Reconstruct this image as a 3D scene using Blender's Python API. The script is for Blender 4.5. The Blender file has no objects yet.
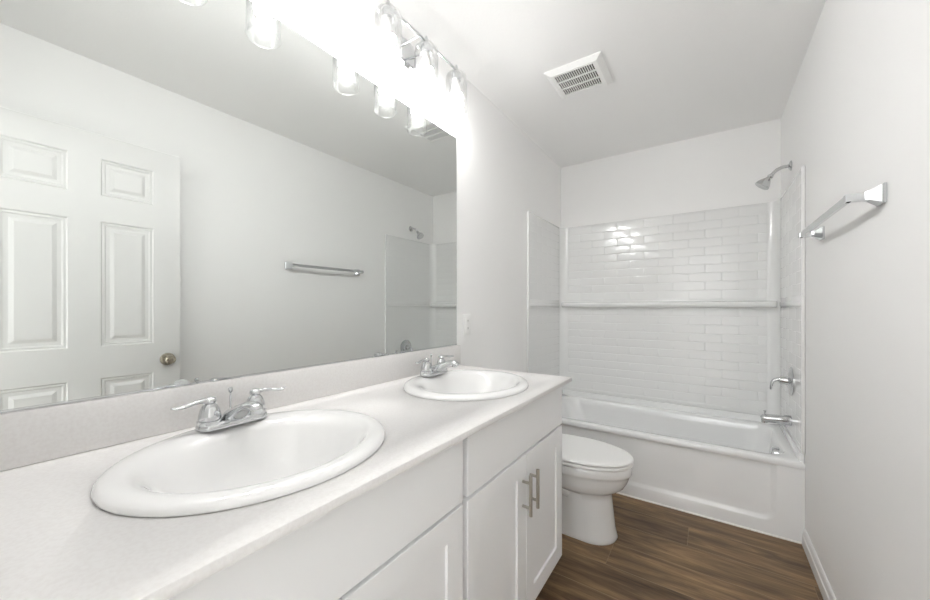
import bpy, bmesh, math
from mathutils import Vector, Matrix

S = bpy.context.scene
COL = S.collection
PI = math.pi

# ---------------------------------------------------------------- dimensions
W, H = 1.503, 2.448            # room width (X) and height
YB, YT = 3.168, 2.4275         # back wall, front of the tub
YV = 1.556                     # end of the vanity
XC, ZC = 0.612, 0.880          # countertop depth and height

# ---------------------------------------------------------------- camera
cam_d = bpy.data.cameras.new('camera')
cam = bpy.data.objects.new('camera', cam_d)
COL.objects.link(cam)
S.camera = cam
cam.location = (1.105, 0.0, 1.186)
cam.rotation_euler = (PI / 2, 0, math.radians(34.34))
cam_d.sensor_width = 36.0
cam_d.lens = 36.0 * 358.0 / 930.0
cam_d.shift_x = (465 - 464.3) / 930.0
cam_d.shift_y = (307.2 - 300) / 930.0
cam_d.clip_start = 0.01

# ---------------------------------------------------------------- world / exposure
world = bpy.data.worlds.new('world')
S.world = world
world.use_nodes = True
world.node_tree.nodes['Background'].inputs[0].default_value = (1.0, 0.98, 0.95, 1)
world.node_tree.nodes['Background'].inputs[1].default_value = 0.6
S.view_settings.view_transform = 'Standard'
S.view_settings.look = 'None'
S.view_settings.gamma = 1.0
S.view_settings.use_curve_mapping = False
S.view_settings.exposure = 1.12
BULB_STRENGTH = 108.0
HALL_FILL_STRENGTH = 4.9  # strength of the fill light added beyond the doorway
S.cycles.max_bounces = 14
S.cycles.diffuse_bounces = 8
S.cycles.glossy_bounces = 6
S.cycles.transmission_bounces = 8
S.cycles.transparent_max_bounces = 24
S.cycles.use_denoising = True
S.cycles.sample_clamp_indirect = 6.0
S.cycles.caustics_reflective = False
S.cycles.caustics_refractive = False


# ---------------------------------------------------------------- materials
def principled(name, color, rough=0.5, metal=0.0, coat=0.0, spec=0.5):
    m = bpy.data.materials.new(name)
    m.use_nodes = True
    b = m.node_tree.nodes['Principled BSDF']
    b.inputs['Base Color'].default_value = (*color, 1)
    b.inputs['Roughness'].default_value = rough
    b.inputs['Metallic'].default_value = metal
    b.inputs['Coat Weight'].default_value = coat
    b.inputs['Specular IOR Level'].default_value = spec
    return m


def add_bump(m, scale, strength, dist=0.001, detail=2.0):
    nt = m.node_tree
    tc = nt.nodes.new('ShaderNodeTexCoord')
    nz = nt.nodes.new('ShaderNodeTexNoise')
    nz.inputs['Scale'].default_value = scale
    nz.inputs['Detail'].default_value = detail
    bp = nt.nodes.new('ShaderNodeBump')
    bp.inputs['Strength'].default_value = strength
    bp.inputs['Distance'].default_value = dist
    nt.links.new(tc.outputs['Object'], nz.inputs['Vector'])
    nt.links.new(nz.outputs['Fac'], bp.inputs['Height'])
    nt.links.new(bp.outputs['Normal'], nt.nodes['Principled BSDF'].inputs['Normal'])
    return m


def add_speckle(m, c1, c2, scale):
    nt = m.node_tree
    tc = nt.nodes.new('ShaderNodeTexCoord')
    nz = nt.nodes.new('ShaderNodeTexNoise')
    nz.inputs['Scale'].default_value = scale
    nz.inputs['Detail'].default_value = 4
    rp = nt.nodes.new('ShaderNodeValToRGB')
    rp.color_ramp.elements[0].position = 0.35
    rp.color_ramp.elements[0].color = (*c1, 1)
    rp.color_ramp.elements[1].position = 0.6
    rp.color_ramp.elements[1].color = (*c2, 1)
    nt.links.new(tc.outputs['Object'], nz.inputs['Vector'])
    nt.links.new(nz.outputs['Fac'], rp.inputs['Fac'])
    nt.links.new(rp.outputs['Color'], nt.nodes['Principled BSDF'].inputs['Base Color'])
    return m


M = {}
M['wall'] = add_bump(principled('wall_paint', (0.93, 0.928, 0.922), 0.6, spec=0.3), 140, 0.12, 0.0015)
M['ceiling'] = add_bump(principled('ceiling_paint', (0.93, 0.928, 0.922), 0.75, spec=0.2), 90, 0.2, 0.002)
M['trim'] = principled('trim_paint', (0.84, 0.84, 0.83), 0.35)
M['door'] = principled('door_paint', (0.77, 0.77, 0.76), 0.4)
M['cabinet'] = principled('cabinet_paint', (0.88, 0.885, 0.89), 0.5)
M['cabinet_inside'] = principled('cabinet_frame', (0.55, 0.55, 0.54), 0.6)
M['counter'] = add_speckle(principled('cultured_stone', (0.77, 0.76, 0.75), 0.42, spec=0.3),
                           (0.745, 0.730, 0.718), (0.78, 0.77, 0.76), 160)
M['porcelain'] = principled('porcelain', (0.83, 0.83, 0.825), 0.08, coat=0.6)
M['acrylic'] = principled('acrylic', (0.83, 0.835, 0.83), 0.14, coat=0.3)
M['tub'] = principled('tub_enamel', (0.88, 0.885, 0.885), 0.12, coat=0.4)
M['chrome'] = principled('chrome', (0.64, 0.65, 0.66), 0.06, metal=1.0)
M['nickel'] = principled('satin_nickel', (0.50, 0.475, 0.43), 0.28, metal=1.0)
M['knob'] = principled('aged_nickel', (0.42, 0.38, 0.31), 0.22, metal=1.0)
M['dark'] = principled('dark_gap', (0.03, 0.03, 0.03), 0.8)
M['slot'] = principled('vent_shadow', (0.06, 0.055, 0.05), 0.8)
M['plastic'] = principled('white_plastic', (0.90, 0.90, 0.89), 0.4)
M['mirror_edge'] = principled('mirror_edge', (0.12, 0.13, 0.125), 0.4)
M['carpet'] = add_bump(principled('bounce_carpet', (0.78, 0.76, 0.72), 0.95), 300, 0.5, 0.004)  # kept pale to bounce fill light in through the doorway
M['caulk'] = principled('caulk', (0.88, 0.87, 0.84), 0.5)

mm = bpy.data.materials.new('mirror')
mm.use_nodes = True
mb_ = mm.node_tree.nodes['Principled BSDF']
mb_.inputs['Base Color'].default_value = (0.775, 0.795, 0.78, 1)
mb_.inputs['Metallic'].default_value = 1
mb_.inputs['Roughness'].default_value = 0.0
M['mirror'] = mm


def glass_material():
    m = bpy.data.materials.new('clear_seeded_glass')
    m.use_nodes = True
    nt = m.node_tree
    nt.nodes.clear()
    out = nt.nodes.new('ShaderNodeOutputMaterial')
    mix = nt.nodes.new('ShaderNodeMixShader')
    tr = nt.nodes.new('ShaderNodeBsdfTransparent')
    tr.inputs[0].default_value = (0.985, 0.987, 0.987, 1)
    gl = nt.nodes.new('ShaderNodeBsdfGlossy')
    gl.inputs['Roughness'].default_value = 0.12
    fr = nt.nodes.new('ShaderNodeFresnel')
    fr.inputs['IOR'].default_value = 1.5
    mu = nt.nodes.new('ShaderNodeMath')
    mu.operation = 'MULTIPLY'
    mu.inputs[1].default_value = 0.45
    tc = nt.nodes.new('ShaderNodeTexCoord')
    nz = nt.nodes.new('ShaderNodeTexNoise')
    nz.inputs['Scale'].default_value = 60
    bp = nt.nodes.new('ShaderNodeBump')
    bp.inputs['Strength'].default_value = 0.35
    bp.inputs['Distance'].default_value = 0.002
    nt.links.new(tc.outputs['Object'], nz.inputs['Vector'])
    nt.links.new(nz.outputs['Fac'], bp.inputs['Height'])
    nt.links.new(bp.outputs['Normal'], gl.inputs['Normal'])
    nt.links.new(bp.outputs['Normal'], fr.inputs['Normal'])
    nt.links.new(fr.outputs[0], mu.inputs[0])
    nt.links.new(mu.outputs[0], mix.inputs[0])
    nt.links.new(tr.outputs[0], mix.inputs[1])
    nt.links.new(gl.outputs[0], mix.inputs[2])
    nt.links.new(mix.outputs[0], out.inputs[0])
    return m


M['glass'] = glass_material()


def emission(name, color, strength):
    m = bpy.data.materials.new(name)
    m.use_nodes = True
    nt = m.node_tree
    nt.nodes.clear()
    out = nt.nodes.new('ShaderNodeOutputMaterial')
    e = nt.nodes.new('ShaderNodeEmission')
    e.inputs[0].default_value = (*color, 1)
    e.inputs[1].default_value = strength
    nt.links.new(e.outputs[0], out.inputs[0])
    return m


M['bulb'] = emission('glowing_bulb', (1.0, 0.99, 0.978), BULB_STRENGTH)
M['hall_fill'] = emission('hall_fill', (0.97, 0.985, 1.0), HALL_FILL_STRENGTH)  # glow of the added fill panel in the hall


def floor_material():
    m = bpy.data.materials.new('wood_plank_floor')
    m.use_nodes = True
    nt = m.node_tree
    b = nt.nodes['Principled BSDF']
    N, L = nt.nodes.new, nt.links.new

    def math_(op, a=None, c=None, d=None):
        n = N('ShaderNodeMath')
        n.operation = op
        for i, v in enumerate((a, c, d)):
            if v is None:
                continue
            if isinstance(v, (int, float)):
                n.inputs[i].default_value = v
            else:
                L(v, n.inputs[i])
        return n.outputs[0]
    tc = N('ShaderNodeTexCoord')
    sp = N('ShaderNodeSeparateXYZ')
    L(tc.outputs['Object'], sp.inputs[0])
    PW, PL = 0.182, 1.22
    v = math_('DIVIDE', math_('ADD', sp.outputs['Y'], PLANK_Y), PW)
    row = math_('FLOOR', v)
    vf = math_('FRACT', v)
    u = math_('ADD', math_('DIVIDE', sp.outputs['X'], PL), math_('ADD', math_('MULTIPLY', row, 0.375), 0.668))
    colm = math_('FLOOR', u)
    uf = math_('FRACT', u)
    cv = N('ShaderNodeCombineXYZ')
    L(row, cv.inputs[0]); L(colm, cv.inputs[1])
    wn2 = N('ShaderNodeTexWhiteNoise')
    wn2.noise_dimensions = '3D'
    L(cv.outputs[0], wn2.inputs['Vector'])
    # grain stretched along X, offset per plank
    gv = N('ShaderNodeCombineXYZ')
    L(math_('MULTIPLY', sp.outputs['X'], 1.6), gv.inputs[0])
    L(math_('MULTIPLY', sp.outputs['Y'], 11.0), gv.inputs[1])
    L(math_('MULTIPLY', wn2.outputs['Value'], 40.0), gv.inputs[2])
    n1 = N('ShaderNodeTexNoise')
    n1.inputs['Scale'].default_value = 1.6
    n1.inputs['Detail'].default_value = 5
    n1.inputs['Roughness'].default_value = 0.6
    n1.inputs['Distortion'].default_value = 0.6
    L(gv.outputs[0], n1.inputs['Vector'])
    gv2 = N('ShaderNodeCombineXYZ')
    L(math_('MULTIPLY', sp.outputs['X'], 5.0), gv2.inputs[0])
    L(math_('MULTIPLY', sp.outputs['Y'], 110.0), gv2.inputs[1])
    L(math_('MULTIPLY', wn2.outputs['Value'], 17.0), gv2.inputs[2])
    n2 = N('ShaderNodeTexNoise')
    n2.inputs['Scale'].default_value = 1.5
    n2.inputs['Detail'].default_value = 3
    L(gv2.outputs[0], n2.inputs['Vector'])
    g = math_('ADD', math_('MULTIPLY', n1.outputs['Fac'], 0.78), math_('MULTIPLY', n2.outputs['Fac'], 0.22))
    g = math_('ADD', g, math_('MULTIPLY', math_('SUBTRACT', wn2.outputs['Value'], 0.5), 0.13))
    rp = N('ShaderNodeValToRGB')
    cr = rp.color_ramp
    cr.elements[0].position = 0.30
    cr.elements[0].color = (0.058, 0.034, 0.018, 1)
    cr.elements[1].position = 0.72
    cr.elements[1].color = (0.36, 0.235, 0.120, 1)
    e = cr.elements.new(0.44); e.color = (0.125, 0.077, 0.041, 1)
    e = cr.elements.new(0.55); e.color = (0.205, 0.128, 0.066, 1)
    L(g, rp.inputs['Fac'])
    # joints
    j1 = math_('LESS_THAN', vf, 0.018)
    j2 = math_('LESS_THAN', uf, 0.0016)
    j = math_('MAXIMUM', j1, j2)
    mx = N('ShaderNodeMix')
    mx.data_type = 'RGBA'
    L(math_('MULTIPLY', j, 0.75), mx.inputs['Factor'])
    L(rp.outputs['Color'], mx.inputs['A'])
    mx.inputs['B'].default_value = (0.30, 0.215, 0.13, 1)
    L(mx.outputs['Result'], b.inputs['Base Color'])
    b.inputs['Roughness'].default_value = 0.42
    b.inputs['Specular IOR Level'].default_value = 0.35
    bp = N('ShaderNodeBump')
    bp.inputs['Strength'].default_value = 0.25
    bp.inputs['Distance'].default_value = 0.001
    L(math_('SUBTRACT', n2.outputs['Fac'], j), bp.inputs['Height'])
    L(bp.outputs['Normal'], b.inputs['Normal'])
    return m


PLANK_Y = 0.089
M['floor'] = floor_material()


# ---------------------------------------------------------------- mesh helpers
class MB:
    """collects geometry for one mesh"""

    def __init__(self):
        self.bm = bmesh.new()

    def box(self, lo, hi, bevel=0.0, seg=2):
        lo, hi = Vector(lo), Vector(hi)
        r = bmesh.ops.create_cube(self.bm, size=1.0)
        c, s = (lo + hi) / 2, hi - lo
        for v in r['verts']:
            v.co = Vector((v.co.x * s.x, v.co.y * s.y, v.co.z * s.z)) + c
        if bevel > 0:
            ed = {e for v in r['verts'] for e in v.link_edges}
            bmesh.ops.bevel(self.bm, geom=list(ed), offset=bevel, segments=seg, affect='EDGES', profile=0.5)
        return self

    def loft(self, loops, cap0=True, cap1=True, closed=True):
        rows = [[self.bm.verts.new(p) for p in lp] for lp in loops]
        n = len(rows[0])
        for a, b in zip(rows, rows[1:]):
            for i in range(n if closed else n - 1):
                k = (i + 1) % n
                try:
                    self.bm.faces.new((a[i], a[k], b[k], b[i]))
                except ValueError:
                    pass
        if cap0:
            self.bm.faces.new(list(reversed(rows[0])))
        if cap1:
            self.bm.faces.new(rows[-1])
        return self

    def lathe(self, prof, origin, axis='Z', n=32, cap0=True, cap1=True):
        """prof: list of (radius, height)"""
        o = Vector(origin)
        loops = []
        for r, h in prof:
            lp = []
            for i in range(n):
                a = 2 * PI * i / n
                x, y = max(r, 1e-5) * math.cos(a), max(r, 1e-5) * math.sin(a)
                p = {'Z': (x, y, h), 'X': (h, x, y), 'Y': (y, h, x)}[axis] if isinstance(axis, str) else None
                if p is None:
                    q = axis.to_track_quat('Z', 'Y')
                    p = q @ Vector((x, y, h))
                lp.append(o + Vector(p))
            loops.append(lp)
        return self.loft(loops, cap0, cap1)

    def tube(self, pts, radii, n=16, flat=None):
        """swept tube; radii scalar list, or list of (ra, rb) cross-sections with flat = side axis"""
        pts = [Vector(p) for p in pts]
        if isinstance(radii, (int, float)):
            radii = [radii] * len(pts)
        loops = []
        prev = None
        for i, p in enumerate(pts):
            t = (pts[min(i + 1, len(pts) - 1)] - pts[max(i - 1, 0)]).normalized()
            if flat is not None:
                s = Vector(flat)
            elif prev is None:
                s = t.cross(Vector((0, 0, 1)))
                if s.length < 1e-3:
                    s = t.cross(Vector((0, 1, 0)))
            else:
                s = prev
            s = (s - t * s.dot(t)).normalized()
            prev = s
            u = t.cross(s).normalized()
            ra, rb = radii[i] if isinstance(radii[i], tuple) else (radii[i], radii[i])
            loops.append([p + s * ra * math.cos(2 * PI * k / n) + u * rb * math.sin(2 * PI * k / n) for k in range(n)])
        return self.loft(loops)

    def build(self, name, mat, parent=None, smooth=30, recalc=True):
        if recalc:
            bmesh.ops.recalc_face_normals(self.bm, faces=self.bm.faces)
        me = bpy.data.meshes.new(name)
        self.bm.to_mesh(me)
        self.bm.free()
        me.materials.append(mat)
        if smooth:
            for p in me.polygons:
                p.use_smooth = True
            me.set_sharp_from_angle(angle=math.radians(smooth))
        o = bpy.data.objects.new(name, me)
        COL.objects.link(o)
        if parent is not None:
            o.parent = parent
            off, q = Vector((0, 0, 0)), parent
            while q is not None:
                off += Vector(q.location)
                q = q.parent
            me.transform(Matrix.Translation(-off))
        return o


def smooth_path(pts, n=6):
    """Catmull-Rom through the given points"""
    P = [Vector(p) for p in pts]
    P = [2 * P[0] - P[1]] + P + [2 * P[-1] - P[-2]]
    out = []
    for i in range(1, len(P) - 2):
        for k in range(n):
            t = k / n
            a, b, c, d = P[i - 1], P[i], P[i + 1], P[i + 2]
            out.append(0.5 * ((2 * b) + (c - a) * t + (2 * a - 5 * b + 4 * c - d) * t * t + (3 * b - a - 3 * c + d) * t ** 3))
    out.append(P[-2])
    return out


def lerp_list(vals, n):
    out = []
    for a, b in zip(vals, vals[1:]):
        for k in range(n):
            t = k / n
            if isinstance(a, tuple):
                out.append(tuple(x + (y - x) * t for x, y in zip(a, b)))
            else:
                out.append(a + (b - a) * t)
    out.append(vals[-1])
    return out


def rrect(x0, x1, y0, y1, r, n=8):
    """rounded rectangle, 4*(n+1) points, counter-clockwise"""
    pts = []
    for cx_, cy_, a0 in ((x1 - r, y1 - r, 0), (x0 + r, y1 - r, 90), (x0 + r, y0 + r, 180), (x1 - r, y0 + r, 270)):
        for k in range(n + 1):
            a = math.radians(a0 + 90 * k / n)
            pts.append((cx_ + r * math.cos(a), cy_ + r * math.sin(a)))
    return pts


def thing(name, label, cat, loc, group=None, kind=None):
    o = bpy.data.objects.new(name, None)
    o.empty_display_size = 0.1
    o.location = loc
    COL.objects.link(o)
    o['label'] = label
    o['category'] = cat
    if group:
        o['group'] = group
    if kind:
        o['kind'] = kind
    return o


def tag(o, label, cat, group=None):
    o['label'] = label
    o['category'] = cat
    if group:
        o['group'] = group
    return o


def structure(o, label=None, cat=None):
    o['kind'] = 'structure'
    if label:
        o['label'] = label
        o['category'] = cat
    return o


def copy_thing(root, delta, label):
    r = root.copy()
    COL.objects.link(r)
    r.location = root.location + Vector(delta)
    r['label'] = label

    def rec(src, dst):
        for ch in [c for c in bpy.data.objects if c.parent == src]:
            c = ch.copy()
            COL.objects.link(c)
            c.parent = dst
            rec(ch, c)
    rec(root, r)
    return r


# ================================================================ ROOM SHELL
DX0, DX1, DH = 0.665, 1.432, 2.06       # doorway in the front wall
HY = -2.9                              # far side of the hall outside the doorway
T = 0.11
structure(MB().box((-0.11, -T, -0.06), (W + 0.11, YB + T, 0)).build('floor', M['floor'], smooth=0),
          'brown wood plank vinyl floor running across the bathroom', 'floor')
structure(MB().box((-T, -T, H), (W + T, YB + T, H + 0.06)).build('ceiling', M['ceiling'], smooth=0),
          'white flat ceiling above the vanity and tub', 'ceiling')
structure(MB().box((-T, -T, 0), (0, YB + T, H)).build('wall_left', M['wall'], smooth=0),
          'white painted wall behind the vanity mirror', 'wall')
structure(MB().box((W, -T, 0), (W + T, YB + T, H)).build('wall_right', M['wall'], smooth=0),
          'white painted wall carrying the towel bar', 'wall')
structure(MB().box((0, YB, 0), (W, YB + T, H)).build('wall_back', M['wall'], smooth=0),
          'white painted wall above the tiled tub surround', 'wall')
wf = MB()
wf.box((0, -T, 0), (DX0, 0, H))
wf.box((DX1, -T, 0), (W, 0, H))
wf.box((DX0, -T, DH), (DX1, 0, H))
structure(wf.build('wall_front', M['wall'], smooth=0), 'white wall around the bathroom doorway', 'wall')
# hall outside the doorway
structure(MB().box((-0.2, HY - T, -0.06), (W + 0.2, -T - 0.0005, 0.004)).build('floor_hall', M['carpet'], smooth=0),  # unseen hall floor, made pale to throw light back
          'unseen pale carpet outside the doorway, added to bounce light into the bathroom', 'floor')
hl = MB()
hl.box((-0.2, HY - T, 0), (W + 0.2, HY, H))
hl.box((-0.2, HY, 0), (-0.1, -T, H))
hl.box((W + 0.1, HY, 0), (W + 0.2, -T, H))
structure(hl.build('wall_hall', M['wall'], smooth=0), 'white hall wall outside the doorway', 'wall')
structure(MB().box((-0.2, HY, H), (W + 0.2, -T - 0.001, H + 0.06)).build('ceiling_hall', M['ceiling'], smooth=0),
          'white hall ceiling outside the doorway', 'ceiling')
hall = thing('hall_fill_light', 'unseen fill light panel added in the hall to brighten the bathroom through the doorway', 'fill light', (0.77, -2.05, H))  # unseen light added behind the camera as soft fill
MB().box((0.10, -2.60, H - 0.05), (1.45, -1.50, H - 0.0005), 0.004).build('base', M['plastic'], hall)
MB().box((0.13, -2.57, H - 0.062), (1.42, -1.53, H - 0.0505), 0.004).build('fill_panel', M['hall_fill'], hall)  # glowing face of the added fill light


def baseboard(name, p0, p1, nrm, label, h=0.083):
    """profile extruded from p0 to p1, nrm = direction into the room"""
    p0, p1, nrm = Vector(p0), Vector(p1), Vector(nrm)
    prof = [(0, 0), (0.014, 0), (0.014, h * 0.60), (0.010, h * 0.66), (0.011, h * 0.74), (0.008, h * 0.93), (0.004, h), (0, h)]
    loops = [[p + nrm * a + Vector((0, 0, b)) for a, b in prof] for p in (p0, p1)]
    return structure(MB().loft(loops).build(name, M['trim'], smooth=0), label, 'baseboard')


baseboard('baseboard_right', (W, 0.016, 0), (W, YT - 0.001, 0), (-1, 0, 0), 'white moulded baseboard along the right wall')
baseboard('baseboard_left', (0, YV + 0.004, 0), (0, YT - 0.001, 0), (1, 0, 0), 'white baseboard behind the toilet')
# door casing and jamb
cs = MB()
cs.box((DX0 - 0.057, 0, 0), (DX0, 0.014, DH + 0.057), 0.003)
cs.box((DX1, 0, 0), (DX1 + 0.057, 0.014, DH + 0.057), 0.003)
cs.box((DX0 + 0.0005, 0, DH), (DX1 - 0.0005, 0.014, DH + 0.057), 0.003)
structure(cs.build('trim_1', M['trim']), 'white casing around the doorway', 'trim')

# ---------------------------------------------------------------- six panel door, open flat beside the right wall
XD0, XD1 = 1.420, 1.455
YD0, YD1, ZD0, ZD1 = 0.017, 0.778, 0.012, 2.046
door = thing('door_1', 'white six panel door standing open against the right wall', 'door', (XD0, YD0, ZD0), kind='structure')


def door_leaf():
    mb = MB()
    bm = mb.bm
    ys = [YD0, YD0 + 0.115, YD0 + 0.325, YD0 + 0.436, YD0 + 0.643, YD1]
    zs = [ZD0, 0.20, 0.83, 0.99, 1.615, 1.745, 1.93, ZD1]
    cells = {(i, j) for i in (1, 3) for j in (1, 3, 5)}

    def quad(*p):
        bm.faces.new([bm.verts.new(q) for q in p])
    for X, sgn in ((XD0, 1), (XD1, -1)):
        for i in range(5):
            for j in range(7):
                y0, y1, z0, z1 = ys[i], ys[i + 1], zs[j], zs[j + 1]
                if (i, j) not in cells:
                    quad((X, y0, z0), (X, y1, z0), (X, y1, z1), (X, y0, z1))
                    continue
                st = [(0, 0), (0.006, 0.006), (0.014, 0.0045), (0.020, 0.008), (0.034, 0.008), (0.050, 0.002), (0.054, 0.002)]
                lps = []
                for ins, dp in st:
                    x = X + sgn * dp
                    lps.append([bm.verts.new(q) for q in ((x, y0 + ins, z0 + ins), (x, y1 - ins, z0 + ins),
                                                           (x, y1 - ins, z1 - ins), (x, y0 + ins, z1 - ins))])
                for a, b in zip(lps, lps[1:]):
                    for k in range(4):
                        bm.faces.new((a[k], a[(k + 1) % 4], b[(k + 1) % 4], b[k]))
                bm.faces.new(lps[-1])
    for a, b in (((YD0, ZD0), (YD1, ZD0)), ((YD1, ZD0), (YD1, ZD1)), ((YD1, ZD1), (YD0, ZD1)), ((YD0, ZD1), (YD0, ZD0))):
        quad((XD0, *a), (XD0, *b), (XD1, *b), (XD1, *a))
    bmesh.ops.remove_doubles(bm, verts=bm.verts, dist=1e-5)
    return mb


door_leaf().build('door_leaf', M['door'], door, smooth=0)
KY, KZ = YD1 - 0.058, 0.895
kn = MB()
kn.lathe([(0.0345, 0.0), (0.0345, -0.004), (0.031, -0.009), (0.015, -0.012), (0.0125, -0.024), (0.015, -0.029), (0.0225, -0.037),
          (0.0250, -0.046), (0.0235, -0.055), (0.0185, -0.060), (0.0165, -0.0585), (0.0145, -0.0585), (0.013, -0.062), (0.008, -0.063), (0.006, -0.060), (0.0, -0.060)], (XD0, KY, KZ), 'X', cap1=False)
k1 = kn.build('door_knob', M['knob'], door)
k1['label'] = 'round aged nickel door knob'
lp = MB().box((XD0 + 0.006, YD1, KZ - 0.028), (XD1 - 0.006, YD1 + 0.0015, KZ + 0.028))
lp.build('latch_plate', M['knob'], door, smooth=0)
for z in (0.25, 1.05, 1.82):
    h = MB()
    h.lathe([(0.006, -0.045), (0.006, 0.045)], (XD1 - 0.002, YD0 - 0.002, z), n=12)
    h.build('hinge', M['knob'], door)

# ================================================================ VANITY
XF = 0.570          # door faces


def shaker(mb, y0, y1, z0, z1, st=0.068, xf=XF, th=0.019, rec=0.008):
    bm = mb.bm

    def ring(ins, x):
        return [bm.verts.new(q) for q in ((x, y0 + ins, z0 + ins), (x, y1 - ins, z0 + ins), (x, y1 - ins, z1 - ins), (x, y0 + ins, z1 - ins))]
    lps = [ring(0, xf - th), ring(0, xf - 0.0015), ring(0.0015, xf), ring(st - 0.001, xf), ring(st, xf - 0.001),
           ring(st, xf - rec + 0.0008), ring(st + 0.0015, xf - rec)]
    for a, b in zip(lps, lps[1:]):
        for k in range(4):
            bm.faces.new((a[k], a[(k + 1) % 4], b[(k + 1) % 4], b[k]))
    bm.faces.new(lps[-1])
    bm.faces.new(list(reversed(lps[0])))
    return mb


def make_cabinet():
    y0, y1 = 0.7935, 1.5490
    c = thing('vanity_cabinet', 'white shaker vanity cabinet next to the toilet', 'cabinet', (0.0, y0, 0.0), 'white shaker vanity cabinets')
    b = MB()
    b.box((0.003, y0 + 0.001, 0.09), (0.550, y0 + 0.016, ZC - 0.0180))
    b.box((0.003, y1 - 0.015, 0.09), (0.550, y1, ZC - 0.0180))
    b.box((0.003, y0 + 0.016, 0.09), (0.550, y1 - 0.015, 0.105))
    b.box((0.003, y0 + 0.016, 0.105), (0.010, y1 - 0.015, ZC - 0.0180))
    b.box((0.532, y0 + 0.016, ZC - 0.045), (0.550, y1 - 0.015, ZC - 0.0180))
    b.box((0.532, y0 + 0.016, 0.650), (0.550, y1 - 0.015, 0.690))
    b.box((0.532, y0 + 0.016, 0.105), (0.550, y0 + 0.040, ZC - 0.045))
    b.box((0.532, y1 - 0.040, 0.105), (0.550, y1 - 0.015, ZC - 0.045))
    b.build('cabinet_body', M['cabinet'], c, smooth=0)
    MB().box((0.003, y0 + 0.001, 0.0), (0.490, y1, 0.0895)).build('toe_kick', M['cabinet'], c, smooth=0)
    MB().box((0.5505, y0 + 0.007, 0.674), (XF, y1 - 0.001, 0.8585), 0.0015, 1).build('drawer_front', M['cabinet'], c, smooth=0)
    ym = (y0 + 0.007 + y1 - 0.001) / 2
    for s in (-1, 1):
        a, e = (y0 + 0.007, ym - 0.0015) if s < 0 else (ym + 0.0015, y1 - 0.001)
        mb = MB()
        shaker(mb, a, e, 0.092, 0.665)
        d = mb.build('cabinet_door', M['cabinet'], c, smooth=0)
        hy = ym + s * 0.031
        hb = MB()
        hb.lathe([(0.0062, 0.468), (0.0062, 0.606)], (XF + 0.030, hy, 0), n=16)
        for z in (0.495, 0.580):
            hb.lathe([(0.005, 0.0), (0.005, 0.030)], (XF, hy, z), 'X', n=12)
        h = hb.build('handle', M['nickel'], d)
        h['label'] = 'brushed nickel bar pull'
    return c


cab = make_cabinet()
cab2 = copy_thing(cab, (0, -0.7700 - 0.0, 0), 'white shaker vanity cabinet beside the doorway, under the nearer sink')
YS1, YS2 = 0.398, 1.175                 # sink centres
SX, SA, SB = 0.315, 0.264, 0.236        # sink centre X, half length (Y), half depth (X)


def ellipse(xc, yc, b, a, z, n=64):
    return [(xc + b * math.cos(2 * PI * k / n), yc + a * math.sin(2 * PI * k / n), z) for k in range(n)]


ct = MB().box((0.001, 0.002, ZC - 0.0175), (XC, YV, ZC), 0.0025, 2)
top = ct.build('vanity_countertop', M['counter'], smooth=40)
tag(top, 'long white stone countertop with two oval sinks', 'countertop')
for yc in (YS1, YS2):
    cm = MB()
    cm.loft([ellipse(SX, yc, SB - 0.02, SA - 0.02, ZC - 0.06), ellipse(SX, yc, SB - 0.02, SA - 0.02, ZC + 0.03)])
    cut = cm.build('cut', M['counter'])
    md = top.modifiers.new('hole', 'BOOLEAN')
    md.operation = 'DIFFERENCE'
    md.solver = 'EXACT'
    md.object = cut
    dg = bpy.context.evaluated_depsgraph_get()
    dg.update()
    nm = bpy.data.meshes.new_from_object(top.evaluated_get(dg))
    top.modifiers.clear()
    top.data = nm
    bpy.data.objects.remove(cut)
bs = MB().box((0.001, 0.002, ZC + 0.0003), (0.0200, YV - 0.001, 0.9860), 0.0025, 2).build('backsplash', M['counter'], top, smooth=40)
bs['label'] = 'low white stone backsplash'


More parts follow.
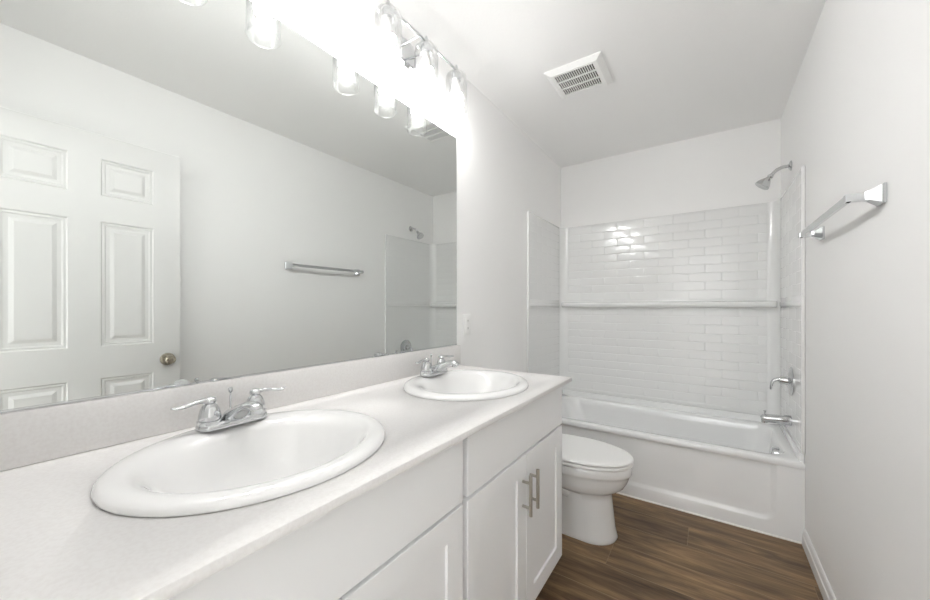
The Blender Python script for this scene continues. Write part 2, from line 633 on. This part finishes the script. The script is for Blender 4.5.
def make_sink(yc):
    s = thing('bathroom_sink', 'oval white drop-in sink in the countertop nearest the doorway', 'sink', (SX, yc, ZC), 'oval drop-in sinks')
    ox = 0.020
    prof = [  # (half depth X, half length Y, centre shift X, z above counter)
        (0.205, 0.232, 0.003, 0.0006), (SB - 0.001, SA - 0.001, 0, 0.0006), (SB, SA, 0, 0.005), (SB - 0.003, SA - 0.003, 0, 0.011),
        (SB - 0.009, SA - 0.009, 0, 0.0150), (SB - 0.017, SA - 0.017, 0.001, 0.0178), (SB - 0.026, SA - 0.026, 0.003, 0.0186), (SB - 0.036, SA - 0.036, 0.006, 0.0182),
        (0.191, 0.220, 0.010, 0.0160), (0.183, 0.212, 0.013, 0.0115), (0.175, 0.205, 0.016, 0.0045), (0.168, 0.195, 0.018, -0.007),
        (0.161, 0.187, 0.019, -0.021),
        (0.153, 0.176, ox, -0.042), (0.139, 0.158, ox, -0.078), (0.117, 0.133, ox, -0.111), (0.085, 0.104, ox - 0.002, -0.134),
        (0.048, 0.058, ox - 0.006, -0.144), (0.024, 0.024, ox - 0.010, -0.148)]
    under = [(0.024, 0.024, ox - 0.010, -0.160), (0.052, 0.062, ox - 0.006, -0.156), (0.094, 0.112, ox - 0.002, -0.146),
             (0.130, 0.156, ox, -0.122), (0.154, 0.183, ox, -0.085), (0.167, 0.198, ox, -0.042), (0.178, 0.210, 0.015, -0.012)]
    loops = [ellipse(SX + d, yc, b, a, ZC + z) for b, a, d, z in prof + under]
    loops.append(loops[0])
    mb = MB()
    mb.loft(loops, False, False)
    bmesh.ops.remove_doubles(mb.bm, verts=mb.bm.verts, dist=1e-6)
    mb.build('basin', M['porcelain'], s, smooth=60)
    dx = SX + ox - 0.010
    dr = MB()
    dr.lathe([(0.0235, -0.150), (0.0235, -0.1465), (0.019, -0.1455), (0.0165, -0.148), (0.0165, -0.144), (0.012, -0.1405), (0.0, -0.1395)],
             (dx, yc, ZC), cap1=False)
    dr.build('drain', M['chrome'], s)
    return s


sink = make_sink(YS1)
copy_thing(sink, (0, YS2 - YS1, 0), 'oval white drop-in sink near the toilet end of the countertop')


def make_faucet(yc):
    x0, z0 = 0.128, ZC + 0.0188
    f = thing('faucet', 'chrome two handle faucet on the sink nearest the doorway', 'faucet', (x0, yc, z0), 'chrome centerset faucets')

    def sl(hw, hl, z):
        return [(x0 + p, yc + q, z) for p, q in rrect(-hw, hw, -hl, hl, hw * 0.98, 8)]
    b = MB().loft([sl(0.0265, 0.0785, z0), sl(0.0275, 0.0795, z0 + 0.003), sl(0.0265, 0.0785, z0 + 0.010), sl(0.0225, 0.0745, z0 + 0.0145),
                   sl(0.018, 0.070, z0 + 0.016)])
    b.build('base_plate', M['chrome'], f, smooth=45)
    for s in (-1, 1):
        hy = yc + s * 0.0515
        h = MB()
        h.lathe([(0.0245, 0.010), (0.0255, 0.0155), (0.0255, 0.020), (0.0225, 0.0215), (0.0235, 0.025), (0.0225, 0.034), (0.0195, 0.046),
                 (0.0158, 0.054), (0.0118, 0.0585), (0.0105, 0.0600), (0.0130, 0.0615), (0.0142, 0.066), (0.0120, 0.0715), (0.006, 0.0750), (0, 0.0757)],
                (x0, hy, z0), cap1=False)
        pts = [(0, 0.004, 0.0665), (0.002, 0.018, 0.0680), (0.004, 0.034, 0.0665), (0.007, 0.051, 0.0635), (0.009, 0.066, 0.0635), (0.010, 0.077, 0.0650)]
        path = smooth_path([(x0 + a, hy + s * q, z0 + c) for a, q, c in pts], 4)
        rad = lerp_list([(0.0085, 0.0075), (0.0065, 0.0055), (0.0055, 0.0045), (0.0065, 0.0042), (0.0078, 0.0040), (0.0035, 0.0020)], 4)
        h.tube(path, rad, 14, flat=(1, 0, 0))
        h.build('handle', M['chrome'], f, smooth=45)
    sp = MB()
    pts = [(-0.010, 0.0165), (0.006, 0.0215), (0.036, 0.034), (0.070, 0.049), (0.098, 0.057), (0.114, 0.055), (0.124, 0.048)]
    path = smooth_path([(x0 + a, yc, z0 + c) for a, c in pts], 5)
    rad = lerp_list([(0.0240, 0.0150), (0.0260, 0.0185), (0.0225, 0.0175), (0.0190, 0.0135), (0.0165, 0.0110), (0.0145, 0.0100), (0.0110, 0.0080)], 5)
    sp.tube(path, rad, 20, flat=(0, 1, 0))
    sp.lathe([(0.010, 0.0), (0.010, -0.008), (0.008, -0.009)], (x0 + 0.108, yc, z0 + 0.048), n=20)
    sp.build('spout', M['chrome'], f, smooth=50)
    lr = MB()
    lr.lathe([(0.0022, 0.012), (0.0022, 0.072), (0.0045, 0.075), (0.0058, 0.080), (0.0045, 0.085), (0, 0.086)], (x0 - 0.017, yc, z0), n=14, cap1=False)
    lr.build('lift_rod', M['chrome'], f)
    return f


YF1, YF2 = 0.412, 1.200
fau = make_faucet(YF1)
copy_thing(fau, (0, YF2 - YF1, 0), 'chrome two handle faucet on the sink near the toilet')

# ---------------------------------------------------------------- mirror
ZM0, ZM1, YM = 0.9885, 2.0765, 1.537
mir = thing('wall_mirror', 'large frameless mirror above the countertop', 'mirror', (0.0, 0.003, ZM0))
MB().box((0.0010, 0.003, ZM0), (0.0055, YM, ZM1)).build('mirror_backing', M['mirror_edge'], mir, smooth=0)
gm = MB()
gm.bm.faces.new([gm.bm.verts.new(p) for p in ((0.0058, 0.004, ZM0 + 0.0015), (0.0058, YM - 0.0012, ZM0 + 0.0015), (0.0058, YM - 0.0012, ZM1 - 0.001), (0.0058, 0.004, ZM1 - 0.001))])
gm.build('mirror_glass', M['mirror'], mir, smooth=0, recalc=False)
MB().box((0.0062, 0.003, ZM0 - 0.0015), (0.0085, YM, ZM0 + 0.0030)).build('mirror_channel', M['chrome'], mir, smooth=0)


# ---------------------------------------------------------------- vanity lights
def make_light(yc):
    xl, zb = 0.128, 2.298
    L = thing('vanity_light', 'three lamp chrome vanity light above the toilet end of the mirror', 'wall light', (0, yc, zb), 'chrome vanity lights over the mirror')
    bp = MB()
    lp = [[(x, yc + a, zb - 0.005 + b) for a, b in rrect(-0.062 + i, 0.062 - i, -0.062 + i, 0.062 - i, 0.055 - i, 8)]
          for x, i in ((0.0008, 0), (0.014, 0), (0.021, 0.005), (0.024, 0.014))]
    bp.loft(lp)
    bp.build('back_plate', M['chrome'], L, smooth=40)
    for s in (-1, 1):
        MB().tube([(0.020, yc + s * 0.042, zb), (xl, yc + s * 0.042, zb)], 0.0048, 12).build('arm', M['chrome'], L)
    MB().tube([(xl, yc - 0.222, zb), (xl, yc + 0.222, zb)], 0.0058, 14).build('bar', M['chrome'], L)
    for k in (-1, 0, 1):
        y = yc + 0.216 * k
        st = MB()
        st.lathe([(0, 0.024), (0.004, 0.022), (0.0065, 0.014), (0.0075, 0.008), (0.0085, -0.002), (0.0085, -0.012), (0.021, -0.016), (0.0235, -0.022), (0.0235, -0.048),
                  (0.019, -0.050), (0.0, -0.050)], (xl, y, zb), n=24, cap0=False, cap1=False)
        st.build('socket', M['chrome'], L, smooth=35)
        sh = MB()
        outer = [(0.024, -0.014), (0.036, -0.018), (0.045, -0.028), (0.0495, -0.043), (0.0505, -0.065), (0.0505, -0.208), (0.0528, -0.215), (0.0510, -0.219)]
        inner = [(0.0470, -0.216), (0.0475, -0.208), (0.0478, -0.065), (0.0465, -0.045), (0.0425, -0.0315), (0.035, -0.0215), (0.0243, -0.0175)]
        sh.lathe(outer + inner, (xl, y, zb), n=40, cap0=False, cap1=False)
        g = sh.build('lamp_shade', M['glass'], L, smooth=60)
        g['label'] = 'clear glass jar shade'
        bu = MB()
        bc = MB()
        bc.lathe([(0.0125, -0.0505), (0.0135, -0.062), (0.019, -0.078), (0.0262, -0.094), (0.0290, -0.1085), (0.0292, -0.1185)], (xl, y, zb), n=24)
        bc.build('bulb_shield', M['plastic'], L, smooth=60)  # opaque collar added to keep bulb light off the ceiling
        bu.lathe([(0.0286, -0.1188), (0.0283, -0.124), (0.0275, -0.131), (0.021, -0.146), (0.011, -0.154), (0, -0.156)],
                 (xl, y, zb), n=24, cap1=False)
        q = bu.build('bulb', M['bulb'], L, smooth=60)
        q['label'] = 'glowing white bulb'
    return L


vl = make_light(1.148)
copy_thing(vl, (0, 0.390 - 1.148, 0), 'three lamp chrome vanity light above the mirror end nearest the doorway')

# ================================================================ TUB SURROUND
ZS0, ZS1, ZSH = 0.452, 1.892, 1.205
PT = 0.024
PS = 0.013                                # end panels are thinner
CR = 0.060                                # cove radius in the corners


def brick_field(mb, o, u, n, ulen, z0, z1, shift, bw=0.2, bh=0.0635, gap=0.0036, dep=0.0016):
    """embossed running bond; o = origin on the face, u = direction along, n = outward normal"""
    o, u, n = Vector(o), Vector(u), Vector(n)
    zz = Vector((0, 0, 1))
    bm = mb.bm
    rows = int(math.ceil((z1 - z0) / bh))
    for r in range(rows):
        a0 = z1 - (r + 1) * bh
        a1 = z1 - r * bh
        a0 = max(a0, z0)
        if a1 - a0 < 0.02:
            continue
        s = shift + (0.5 * bw if r % 2 else 0)
        k = -3
        while True:
            b0, b1 = s + k * bw, s + (k + 1) * bw
            k += 1
            if b0 > ulen:
                break
            b0, b1 = max(b0, 0), min(b1, ulen)
            if b1 - b0 < 0.02:
                continue
            lps = []
            for ins, d in ((gap * 0.35, 0.0), (gap * 0.55, dep * 0.55), (gap * 0.95, dep * 0.9), (gap * 1.7, dep)):
                lps.append([bm.verts.new(o + u * x + zz * z + n * d) for x, z in
                            ((b0 + ins, a0 + ins), (b1 - ins, a0 + ins), (b1 - ins, a1 - ins), (b0 + ins, a1 - ins))])
            for a, b in zip(lps, lps[1:]):
                for q in range(4):
                    bm.faces.new((a[q], a[(q + 1) % 4], b[(q + 1) % 4], b[q]))
            bm.faces.new(lps[-1])


sur = thing('tub_surround', 'white acrylic tub surround embossed like subway tile, with a long shelf', 'shower surround', (0, YT, ZS0))
yi = YB - PT
xr = W - PT
# back panel
pb = MB()
pb.box((0.001, YB - PT, ZS0), (W - 0.001, YB - 0.001, ZS1), 0.003, 2)
for z0, z1 in ((ZS0 + 0.012, ZSH - 0.022), (ZSH + 0.026, ZS1 - 0.012)):
    brick_field(pb, (PS + CR, yi, 0), (1, 0, 0), (0, -1, 0), W - 2 * (CR + PS), z0, z1, -0.193)
pb.build('back_panel', M['acrylic'], sur, smooth=50)
for name, X, sx in (('left_panel', 0.0, 1), ('right_panel', W, -1)):
    p = MB()
    xa, xb = sorted((X + sx * 0.001, X + sx * PS))
    p.box((xa, YT + 0.004, ZS0), (xb, YB - PT - 0.0005, ZS1), 0.003, 2)
    xa, xb = sorted((X + sx * 0.001, X + sx * (PS + 0.003)))
    p.box((xa, YT + 0.002, ZS0), (xb, YT + 0.014, ZS1 + 0.002), 0.003, 3)      # rolled front edge
    xw = X + sx * PS
    for z0, z1 in ((ZS0 + 0.012, ZSH - 0.022), (ZSH + 0.026, ZS1 - 0.012)):
        brick_field(p, (xw, YT + 0.024, 0), (0, 1, 0), (sx, 0, 0), yi - CR - YT - 0.026, z0, z1, -0.06, gap=0.0022, dep=0.00035)
    # low ledge continuing the shelf line
    a, b = sorted((xw, xw + sx * 0.005))
    p.box((a, YT + 0.024, ZSH - 0.014), (b, yi - CR, ZSH + 0.014), 0.004, 3)
    p.build(name, M['acrylic'], sur, smooth=50)
    # concave corner
    c = MB()
    lps = []
    for z in (ZS0, ZS1):
        lp_ = []
        for k in range(13):
            t = PI / 2 * k / 12
            lp_.append((xw + sx * (CR - CR * math.cos(t)) , yi - CR + CR * math.sin(t) , z))
        lp_.append((xw, yi, z))
        lps.append([Vector(q) + Vector((sx * 0.0006, -0.0006, 0)) for q in lp_])
    c.loft(lps)
    c.build('corner_cove', M['acrylic'], sur, smooth=50)
sf = MB()
prof = [(0.0, -0.020), (0.030, -0.020), (0.058, -0.017), (0.066, -0.010), (0.069, 0.0), (0.067, 0.010), (0.060, 0.018), (0.050, 0.021), (0.0, 0.024)]
ends = [(0.026, 0.55), (0.034, 0.8), (0.048, 0.95), (0.07, 1.0), (W - 0.07, 1.0), (W - 0.048, 0.95), (W - 0.034, 0.8), (W - 0.026, 0.55)]
sf.loft([[(x, yi - a * k, ZSH + b) for a, b in prof] for x, k in ends])
sf.build('shelf', M['acrylic'], sur, smooth=40)

# ================================================================ BATHTUB
ZR = 0.407
tub = thing('bathtub', 'white alcove bathtub with a recessed apron panel', 'bathtub', (W / 2, YT, 0))
X0, X1, Y0, Y1 = 0.001, W - 0.001, YT, YB - 0.001


def loop(x0, x1, y0, y1, r, z):
    return [(a, b, z) for a, b in rrect(x0, x1, y0, y1, r, 10)]


tb = MB()
tb.loft([loop(X0, X1, Y0 + 0.020, Y1, 0.004, ZR - 0.034), loop(X0, X1, Y0 + 0.004, Y1, 0.004, ZR - 0.034), loop(X0, X1, Y0, Y1, 0.004, ZR - 0.028),
         loop(X0, X1, Y0, Y1, 0.004, ZR - 0.010), loop(X0 + 0.001, X1 - 0.001, Y0 + 0.003, Y1 - 0.001, 0.004, ZR - 0.003),
         loop(X0 + 0.003, X1 - 0.003, Y0 + 0.010, Y1 - 0.002, 0.006, ZR),
         loop(0.075, W - 0.052, Y0 + 0.062, Y1 - 0.070, 0.10, ZR), loop(0.082, W - 0.058, Y0 + 0.068, Y1 - 0.076, 0.10, ZR - 0.003),
         loop(0.090, W - 0.064, Y0 + 0.074, Y1 - 0.082, 0.10, ZR - 0.012),
         loop(0.110, W - 0.072, Y0 + 0.080, Y1 - 0.088, 0.11, ZR - 0.060),
         loop(0.170, W - 0.090, Y0 + 0.092, Y1 - 0.100, 0.12, 0.200), loop(0.225, W - 0.105, Y0 + 0.105, Y1 - 0.112, 0.12, 0.110),
         loop(0.270, W - 0.125, Y0 + 0.130, Y1 - 0.135, 0.12, 0.070), loop(0.330, W - 0.160, Y0 + 0.170, Y1 - 0.175, 0.11, 0.055)], cap0=False)
# tiling flange that rises against the three walls
for a, b in (((0.001, Y0 + 0.02, ZR - 0.002), (0.020, Y1, ZS0 - 0.002)), ((W - 0.020, Y0 + 0.02, ZR - 0.002), (W - 0.001, Y1, ZS0 - 0.002)),
             ((0.020, Y1 - 0.022, ZR - 0.002), (W - 0.020, Y1, ZS0 - 0.002))):
    tb.box(a, b, 0.003, 2)
tb.build('tub_basin', M['tub'], tub, smooth=50)


def xz(x0, x1, z0, z1, r, y):
    return [(a, y, b) for a, b in rrect(x0, x1, z0, z1, r, 10)]


ap = MB()
ya = YT + 0.008


def panel(x0, x1, z0, r, y, z1=ZR - 0.020, n=10):
    pts = [(x1 - 0.0004 * k, z1) for k in range(n + 1)] + [(x0 + 0.0004 * (n - k), z1) for k in range(n + 1)]
    for cx_, a0 in ((x0 + r, 180), (x1 - r, 270)):
        for k in range(n + 1):
            t = math.radians(a0 + 90 * k / n)
            pts.append((cx_ + r * math.cos(t), z0 + r + r * math.sin(t)))
    return [(p, y, q) for p, q in pts]


ap.loft([panel(X0, X1, 0.0, 0.001, ya + 0.03), panel(X0, X1, 0.0, 0.001, ya), panel(0.06, W - 0.105, 0.070, 0.060, ya),
         panel(0.068, W - 0.113, 0.078, 0.056, ya + 0.0025), panel(0.080, W - 0.125, 0.090, 0.050, ya + 0.0085),
         panel(0.090, W - 0.135, 0.100, 0.046, ya + 0.0105)])
ap.build('apron', M['tub'], tub, smooth=30)
ov = MB()
ov.lathe([(0.038, 0.014), (0.038, -0.010), (0.036, -0.020), (0.029, -0.026), (0.010, -0.028), (0, -0.028)], (W - 0.073, 2.71, 0.345), 'X', cap1=False)
ov.tube([(W - 0.100, 2.71, 0.342), (W - 0.106, 2.71, 0.334), (W - 0.108, 2.71, 0.324)], [0.004, 0.005, 0.004], 10)
ov.build('overflow_plate', M['chrome'], tub)
dr = MB()
dr.lathe([(0.034, 0.0), (0.034, 0.003), (0.026, 0.004), (0.024, 0.008), (0.01, 0.010), (0, 0.010)], (W - 0.26, 2.72, 0.0552), cap1=False)
dr.build('drain', M['chrome'], tub)
structure(MB().tube([(0.002, YT + 0.0085, 0.002), (W - 0.016, YT + 0.0075, 0.002)], 0.006, 8).build('trim_2', M['caulk']),
          'white caulk bead along the bottom of the tub', 'trim')

# ---------------------------------------------------------------- shower fittings on the right wall
YSH = 2.80
sh = thing('showerhead', 'chrome shower head on a bent arm above the tub', 'shower head', (W, YSH, 2.01))
MB().lathe([(0.029, -0.001), (0.029, -0.004), (0.022, -0.010), (0.011, -0.014)], (W, YSH, 2.012), 'X').build('flange', M['chrome'], sh)
arm = smooth_path([(W - 0.004, YSH, 2.012), (W - 0.040, YSH, 2.010), (W - 0.070, YSH, 1.996), (W - 0.092, YSH, 1.972)], 6)
MB().tube(arm, 0.0095, 14).build('shower_arm', M['chrome'], sh)
ax = Vector((-0.62, 0, -0.78)).normalized()
MB().lathe([(0.010, -0.004), (0.0145, 0.002), (0.0155, 0.010), (0.011, 0.016), (0.013, 0.022), (0.020, 0.030), (0.034, 0.052), (0.0395, 0.068), (0.0395, 0.074),
            (0.036, 0.076), (0, 0.074)], (W - 0.090, YSH, 1.974), ax, cap1=False).build('spray_head', M['chrome'], sh)

xs = W - PS - 0.0016
va = thing('shower_valve', 'chrome shower valve with a lever handle on the surround', 'faucet', (xs, YSH - 0.09, 0.765))
yv, zv = YSH - 0.09, 0.770
MB().lathe([(0.080, 0.0), (0.080, -0.002), (0.076, -0.005), (0.050, -0.011), (0.030, -0.014), (0.027, -0.016)], (xs, yv, zv), 'X', n=40).build('escutcheon', M['chrome'], va)
hv = MB()
hv.lathe([(0.024, -0.014), (0.023, -0.030), (0.019, -0.045), (0.016, -0.052), (0, -0.054)], (xs, yv, zv), 'X', cap1=False)
pts = smooth_path([(xs - 0.036, yv, zv + 0.004), (xs - 0.055, yv, zv + 0.004), (xs - 0.078, yv, zv - 0.010), (xs - 0.086, yv, zv - 0.036), (xs - 0.088, yv, zv - 0.058)], 5)
hv.tube(pts, lerp_list([(0.012, 0.012), (0.0125, 0.010), (0.011, 0.0085), (0.0095, 0.007), (0.007, 0.005)], 5), 16, flat=(0, 1, 0))
hv.build('handle', M['chrome'], va)

zp = 0.545
tsp = thing('tub_spout', 'chrome tub spout above the tub overflow', 'faucet', (xs, YSH - 0.09, zp))
sp = MB()
yp = YSH - 0.09
pts = [(xs, yp, zp), (xs - 0.02, yp, zp), (xs - 0.06, yp, zp - 0.001), (xs - 0.095, yp, zp - 0.003), (xs - 0.120, yp, zp - 0.006), (xs - 0.128, yp, zp - 0.011)]
sp.tube(pts, [(0.029, 0.029), (0.028, 0.028), (0.025, 0.025), (0.024, 0.024), (0.023, 0.022), (0.019, 0.016)], 20, flat=(0, 1, 0))
sp.lathe([(0.015, 0.0), (0.015, -0.016), (0.012, -0.016)], (xs - 0.116, yp, zp - 0.014), n=18)
sp.build('spout', M['chrome'], tsp, smooth=50)
MB().lathe([(0.003, 0), (0.003, 0.014), (0.007, 0.018), (0.007, 0.024), (0, 0.026)], (xs - 0.115, yp, zp + 0.015), n=14, cap1=False).build('diverter_knob', M['chrome'], tsp)

# ================================================================ TOILET
YTO = 1.948
toi = thing('toilet', 'white elongated toilet between the vanity and the tub', 'toilet', (0.45, YTO, 0))


def egg(xb, xf, hw, z, wide=0.42, n=48, pb=2.6, pf=2.0):
    """egg-shaped loop from xb (back) to xf (front); wide = position of the widest point"""
    xm = xb + (xf - xb) * wide
    out = []
    for k in range(n):
        t = 2 * PI * k / n
        c, s = math.cos(t), math.sin(t)
        p = pf if c >= 0 else pb
        a = (xf - xm) if c >= 0 else (xm - xb)
        out.append((xm + a * math.copysign(abs(c) ** (2 / p), c), YTO + hw * math.copysign(abs(s) ** (2 / p), s), z))
    return out


bw = MB()
bw.loft([egg(0.16, 0.716, 0.112, 0.0, 0.78), egg(0.158, 0.720, 0.114, 0.010, 0.78), egg(0.160, 0.716, 0.112, 0.022, 0.78), egg(0.17, 0.708, 0.107, 0.06, 0.78),
         egg(0.18, 0.700, 0.101, 0.14, 0.77), egg(0.18, 0.694, 0.098, 0.20, 0.76), egg(0.17, 0.694, 0.100, 0.228, 0.74), egg(0.16, 0.704, 0.112, 0.240, 0.70),
         egg(0.15, 0.726, 0.134, 0.252, 0.64), egg(0.14, 0.750, 0.154, 0.272, 0.60), egg(0.12, 0.767, 0.1571, 0.300, 0.58), egg(0.11, 0.776, 0.1636, 0.325, 0.56),
         egg(0.10, 0.781, 0.1674, 0.338, 0.55), egg(0.10, 0.786, 0.1720, 0.343, 0.55), egg(0.10, 0.788, 0.1739, 0.350, 0.55), egg(0.10, 0.788, 0.1739, 0.378, 0.55), egg(0.105, 0.784, 0.1702, 0.385, 0.55),
         egg(0.12, 0.770, 0.1590, 0.386, 0.55)])
# trapway bulge on each side of the base
for s in (-1, 1):
    pth = smooth_path([(0.50, YTO + s * 0.075, 0.21), (0.40, YTO + s * 0.085, 0.25), (0.30, YTO + s * 0.085, 0.22), (0.28, YTO + s * 0.085, 0.12), (0.36, YTO + s * 0.085, 0.05)], 5)
    bw.tube(pth, lerp_list([0.03, 0.04, 0.042, 0.042, 0.038], 5), 16)
bw.build('bowl', M['porcelain'], toi, smooth=40)
st = MB()
st.loft([egg(0.28, 0.755, 0.1450, 0.3862, 0.50), egg(0.28, 0.757, 0.1470, 0.3900, 0.50), egg(0.252, 0.790, 0.1748, 0.3905, 0.50), egg(0.25, 0.793, 0.1776, 0.394, 0.50),
         egg(0.25, 0.793, 0.1776, 0.402, 0.50), egg(0.254, 0.789, 0.1739, 0.4065, 0.50), egg(0.27, 0.778, 0.1637, 0.4072, 0.50)])
st.build('seat', M['plastic'], toi, smooth=40)
li = MB()
li.loft([egg(0.28, 0.757, 0.1460, 0.4074, 0.50), egg(0.28, 0.760, 0.1490, 0.4110, 0.50), egg(0.243, 0.791, 0.1758, 0.4115, 0.50), egg(0.24, 0.795, 0.1795, 0.4145, 0.50),
         egg(0.24, 0.795, 0.1795, 0.419, 0.50), egg(0.243, 0.791, 0.1758, 0.4245, 0.50), egg(0.25, 0.784, 0.1702, 0.427, 0.50), egg(0.28, 0.755, 0.1488, 0.4295, 0.50), egg(0.34, 0.68, 0.1023, 0.4305, 0.50)])
li.build('lid', M['plastic'], toi, smooth=40)
for s in (-1, 1):
    MB().box((0.218, YTO + s * 0.075 - 0.02, 0.3865), (0.250, YTO + s * 0.075 + 0.02, 0.415), 0.005).build('hinge', M['plastic'], toi)
tk = MB()
tk.loft([[(a, b, z) for a, b in rrect(xa, xb, YTO - hw, YTO + hw, 0.03, 6)] for xa, xb, hw, z in
         ((0.035, 0.180, 0.165, 0.3865), (0.025, 0.195, 0.180, 0.41), (0.020, 0.205, 0.195, 0.60), (0.020, 0.210, 0.200, 0.690))])
tk.build('tank', M['porcelain'], toi, smooth=40)
tl = MB()
tl.loft([[(a, b, z) for a, b in rrect(0.012 + i, 0.220 - i, YTO - 0.210 + i, YTO + 0.210 - i, 0.03, 6)] for i, z in
         ((0.004, 0.6905), (0, 0.696), (0, 0.712), (0.005, 0.720), (0.02, 0.723))])
tl.build('tank_lid', M['porcelain'], toi, smooth=40)
fl = MB()
fl.lathe([(0.012, 0), (0.012, 0.012), (0.008, 0.016)], (0.206, YTO - 0.15, 0.655), 'X', n=16)
fl.tube([(0.222, YTO - 0.155, 0.655), (0.226, YTO - 0.12, 0.652), (0.224, YTO - 0.08, 0.646)], [0.006, 0.005, 0.006], 10)
fl.build('flush_lever', M['chrome'], toi)
for s in (-1, 1):
    MB().lathe([(0.014, 0), (0.013, 0.012), (0.006, 0.018), (0, 0.019)], (0.42, YTO + s * 0.145, 0.0), cap1=False, n=16).build('bolt_cap', M['plastic'], toi)

# ================================================================ TOWEL BAR
YA, YBR, ZTB, XTB = 1.468, 2.100, 1.497, W - 0.068
tw = thing('towel_bar', 'chrome towel bar with square wall mounts', 'towel bar', (W, (YA + YBR) / 2, ZTB))
MB().box((XTB - 0.006, YA - 0.010, ZTB - 0.0105), (XTB + 0.006, YBR + 0.010, ZTB + 0.0105), 0.0015, 2).build('bar', M['chrome'], tw, smooth=0)
for y in (YA, YBR):
    p = MB()
    sq = lambda h, x: [(x, y - h, ZTB - h), (x, y + h, ZTB - h), (x, y + h, ZTB + h), (x, y - h, ZTB + h)]
    p.loft([sq(0.0265, W - 0.0005), sq(0.0265, W - 0.006), sq(0.024, W - 0.009), sq(0.0125, W - 0.030), sq(0.0105, W - 0.038), sq(0.0105, XTB - 0.008)])
    p.build('wall_mount', M['chrome'], tw, smooth=0)

# ================================================================ EXHAUST FAN GRILLE
VX0, VX1, VY0, VY1 = 0.372, 0.664, 1.834, 2.122
vg = thing('ceiling_vent', 'square white exhaust fan grille on the ceiling', 'vent', ((VX0 + VX1) / 2, (VY0 + VY1) / 2, H))
zb_ = H - 0.022
ix0, ix1, iy0, iy1 = 0.412, 0.618, 1.868, 2.072
cv = MB()
R4 = lambda a, b, c, d, z: [(a, c, z), (b, c, z), (b, d, z), (a, d, z)]
cv.loft([R4(VX0, VX1, VY0, VY1, H - 0.0008), R4(VX0, VX1, VY0, VY1, H - 0.005), R4(VX0 + 0.026, VX1 - 0.026, VY0 + 0.024, VY1 - 0.026, zb_),
         R4(ix0, ix1, iy0, iy1, zb_), R4(ix0, ix1, iy0, iy1, zb_ + 0.008)], cap1=False)
cv.build('grille_frame', M['plastic'], vg, smooth=0)
MB().box((ix0 - 0.002, iy0 - 0.002, zb_ + 0.0125), (ix1 + 0.002, iy1 + 0.002, zb_ + 0.0135)).build('vent_shade_sheet', M['slot'], vg, smooth=0)  # dark sheet standing in for the shade behind the slats
nsl = 18
gr = MB()
pitch = (ix1 - ix0) / nsl
for i in range(nsl + 1):
    x = ix0 + i * pitch
    gr.box((max(ix0, x - pitch * 0.18), iy0, zb_), (min(ix1, x + pitch * 0.18), iy1, zb_ + 0.006))
for k in range(4):
    y = iy0 + (iy1 - iy0) * k / 3
    gr.box((ix0, max(iy0, y - 0.004), zb_ - 0.0004), (ix1, min(iy1, y + 0.004), zb_ + 0.006))
gr.build('slats', M['plastic'], vg, smooth=0)

# ================================================================ OUTLET
ol = thing('wall_outlet', 'white duplex outlet on the wall just past the mirror', 'outlet', (0.0, 1.640, 1.09))
MB().box((0.0008, 1.605, 1.032), (0.006, 1.675, 1.148), 0.002, 2).build('cover_plate', M['plastic'], ol)
for z in (1.069, 1.111):
    o_ = MB().box((0.0055, 1.623, z - 0.0145), (0.0085, 1.657, z + 0.0145), 0.003, 2)
    r_ = o_.build('receptacle', M['plastic'], ol)
    s_ = MB()
    for dy in (-0.006, 0.006):
        s_.box((0.0084, 1.640 + dy - 0.0007, z - 0.004), (0.0088, 1.640 + dy + 0.0007, z + 0.006))
    s_.build('slots', M['dark'], r_, smooth=0)
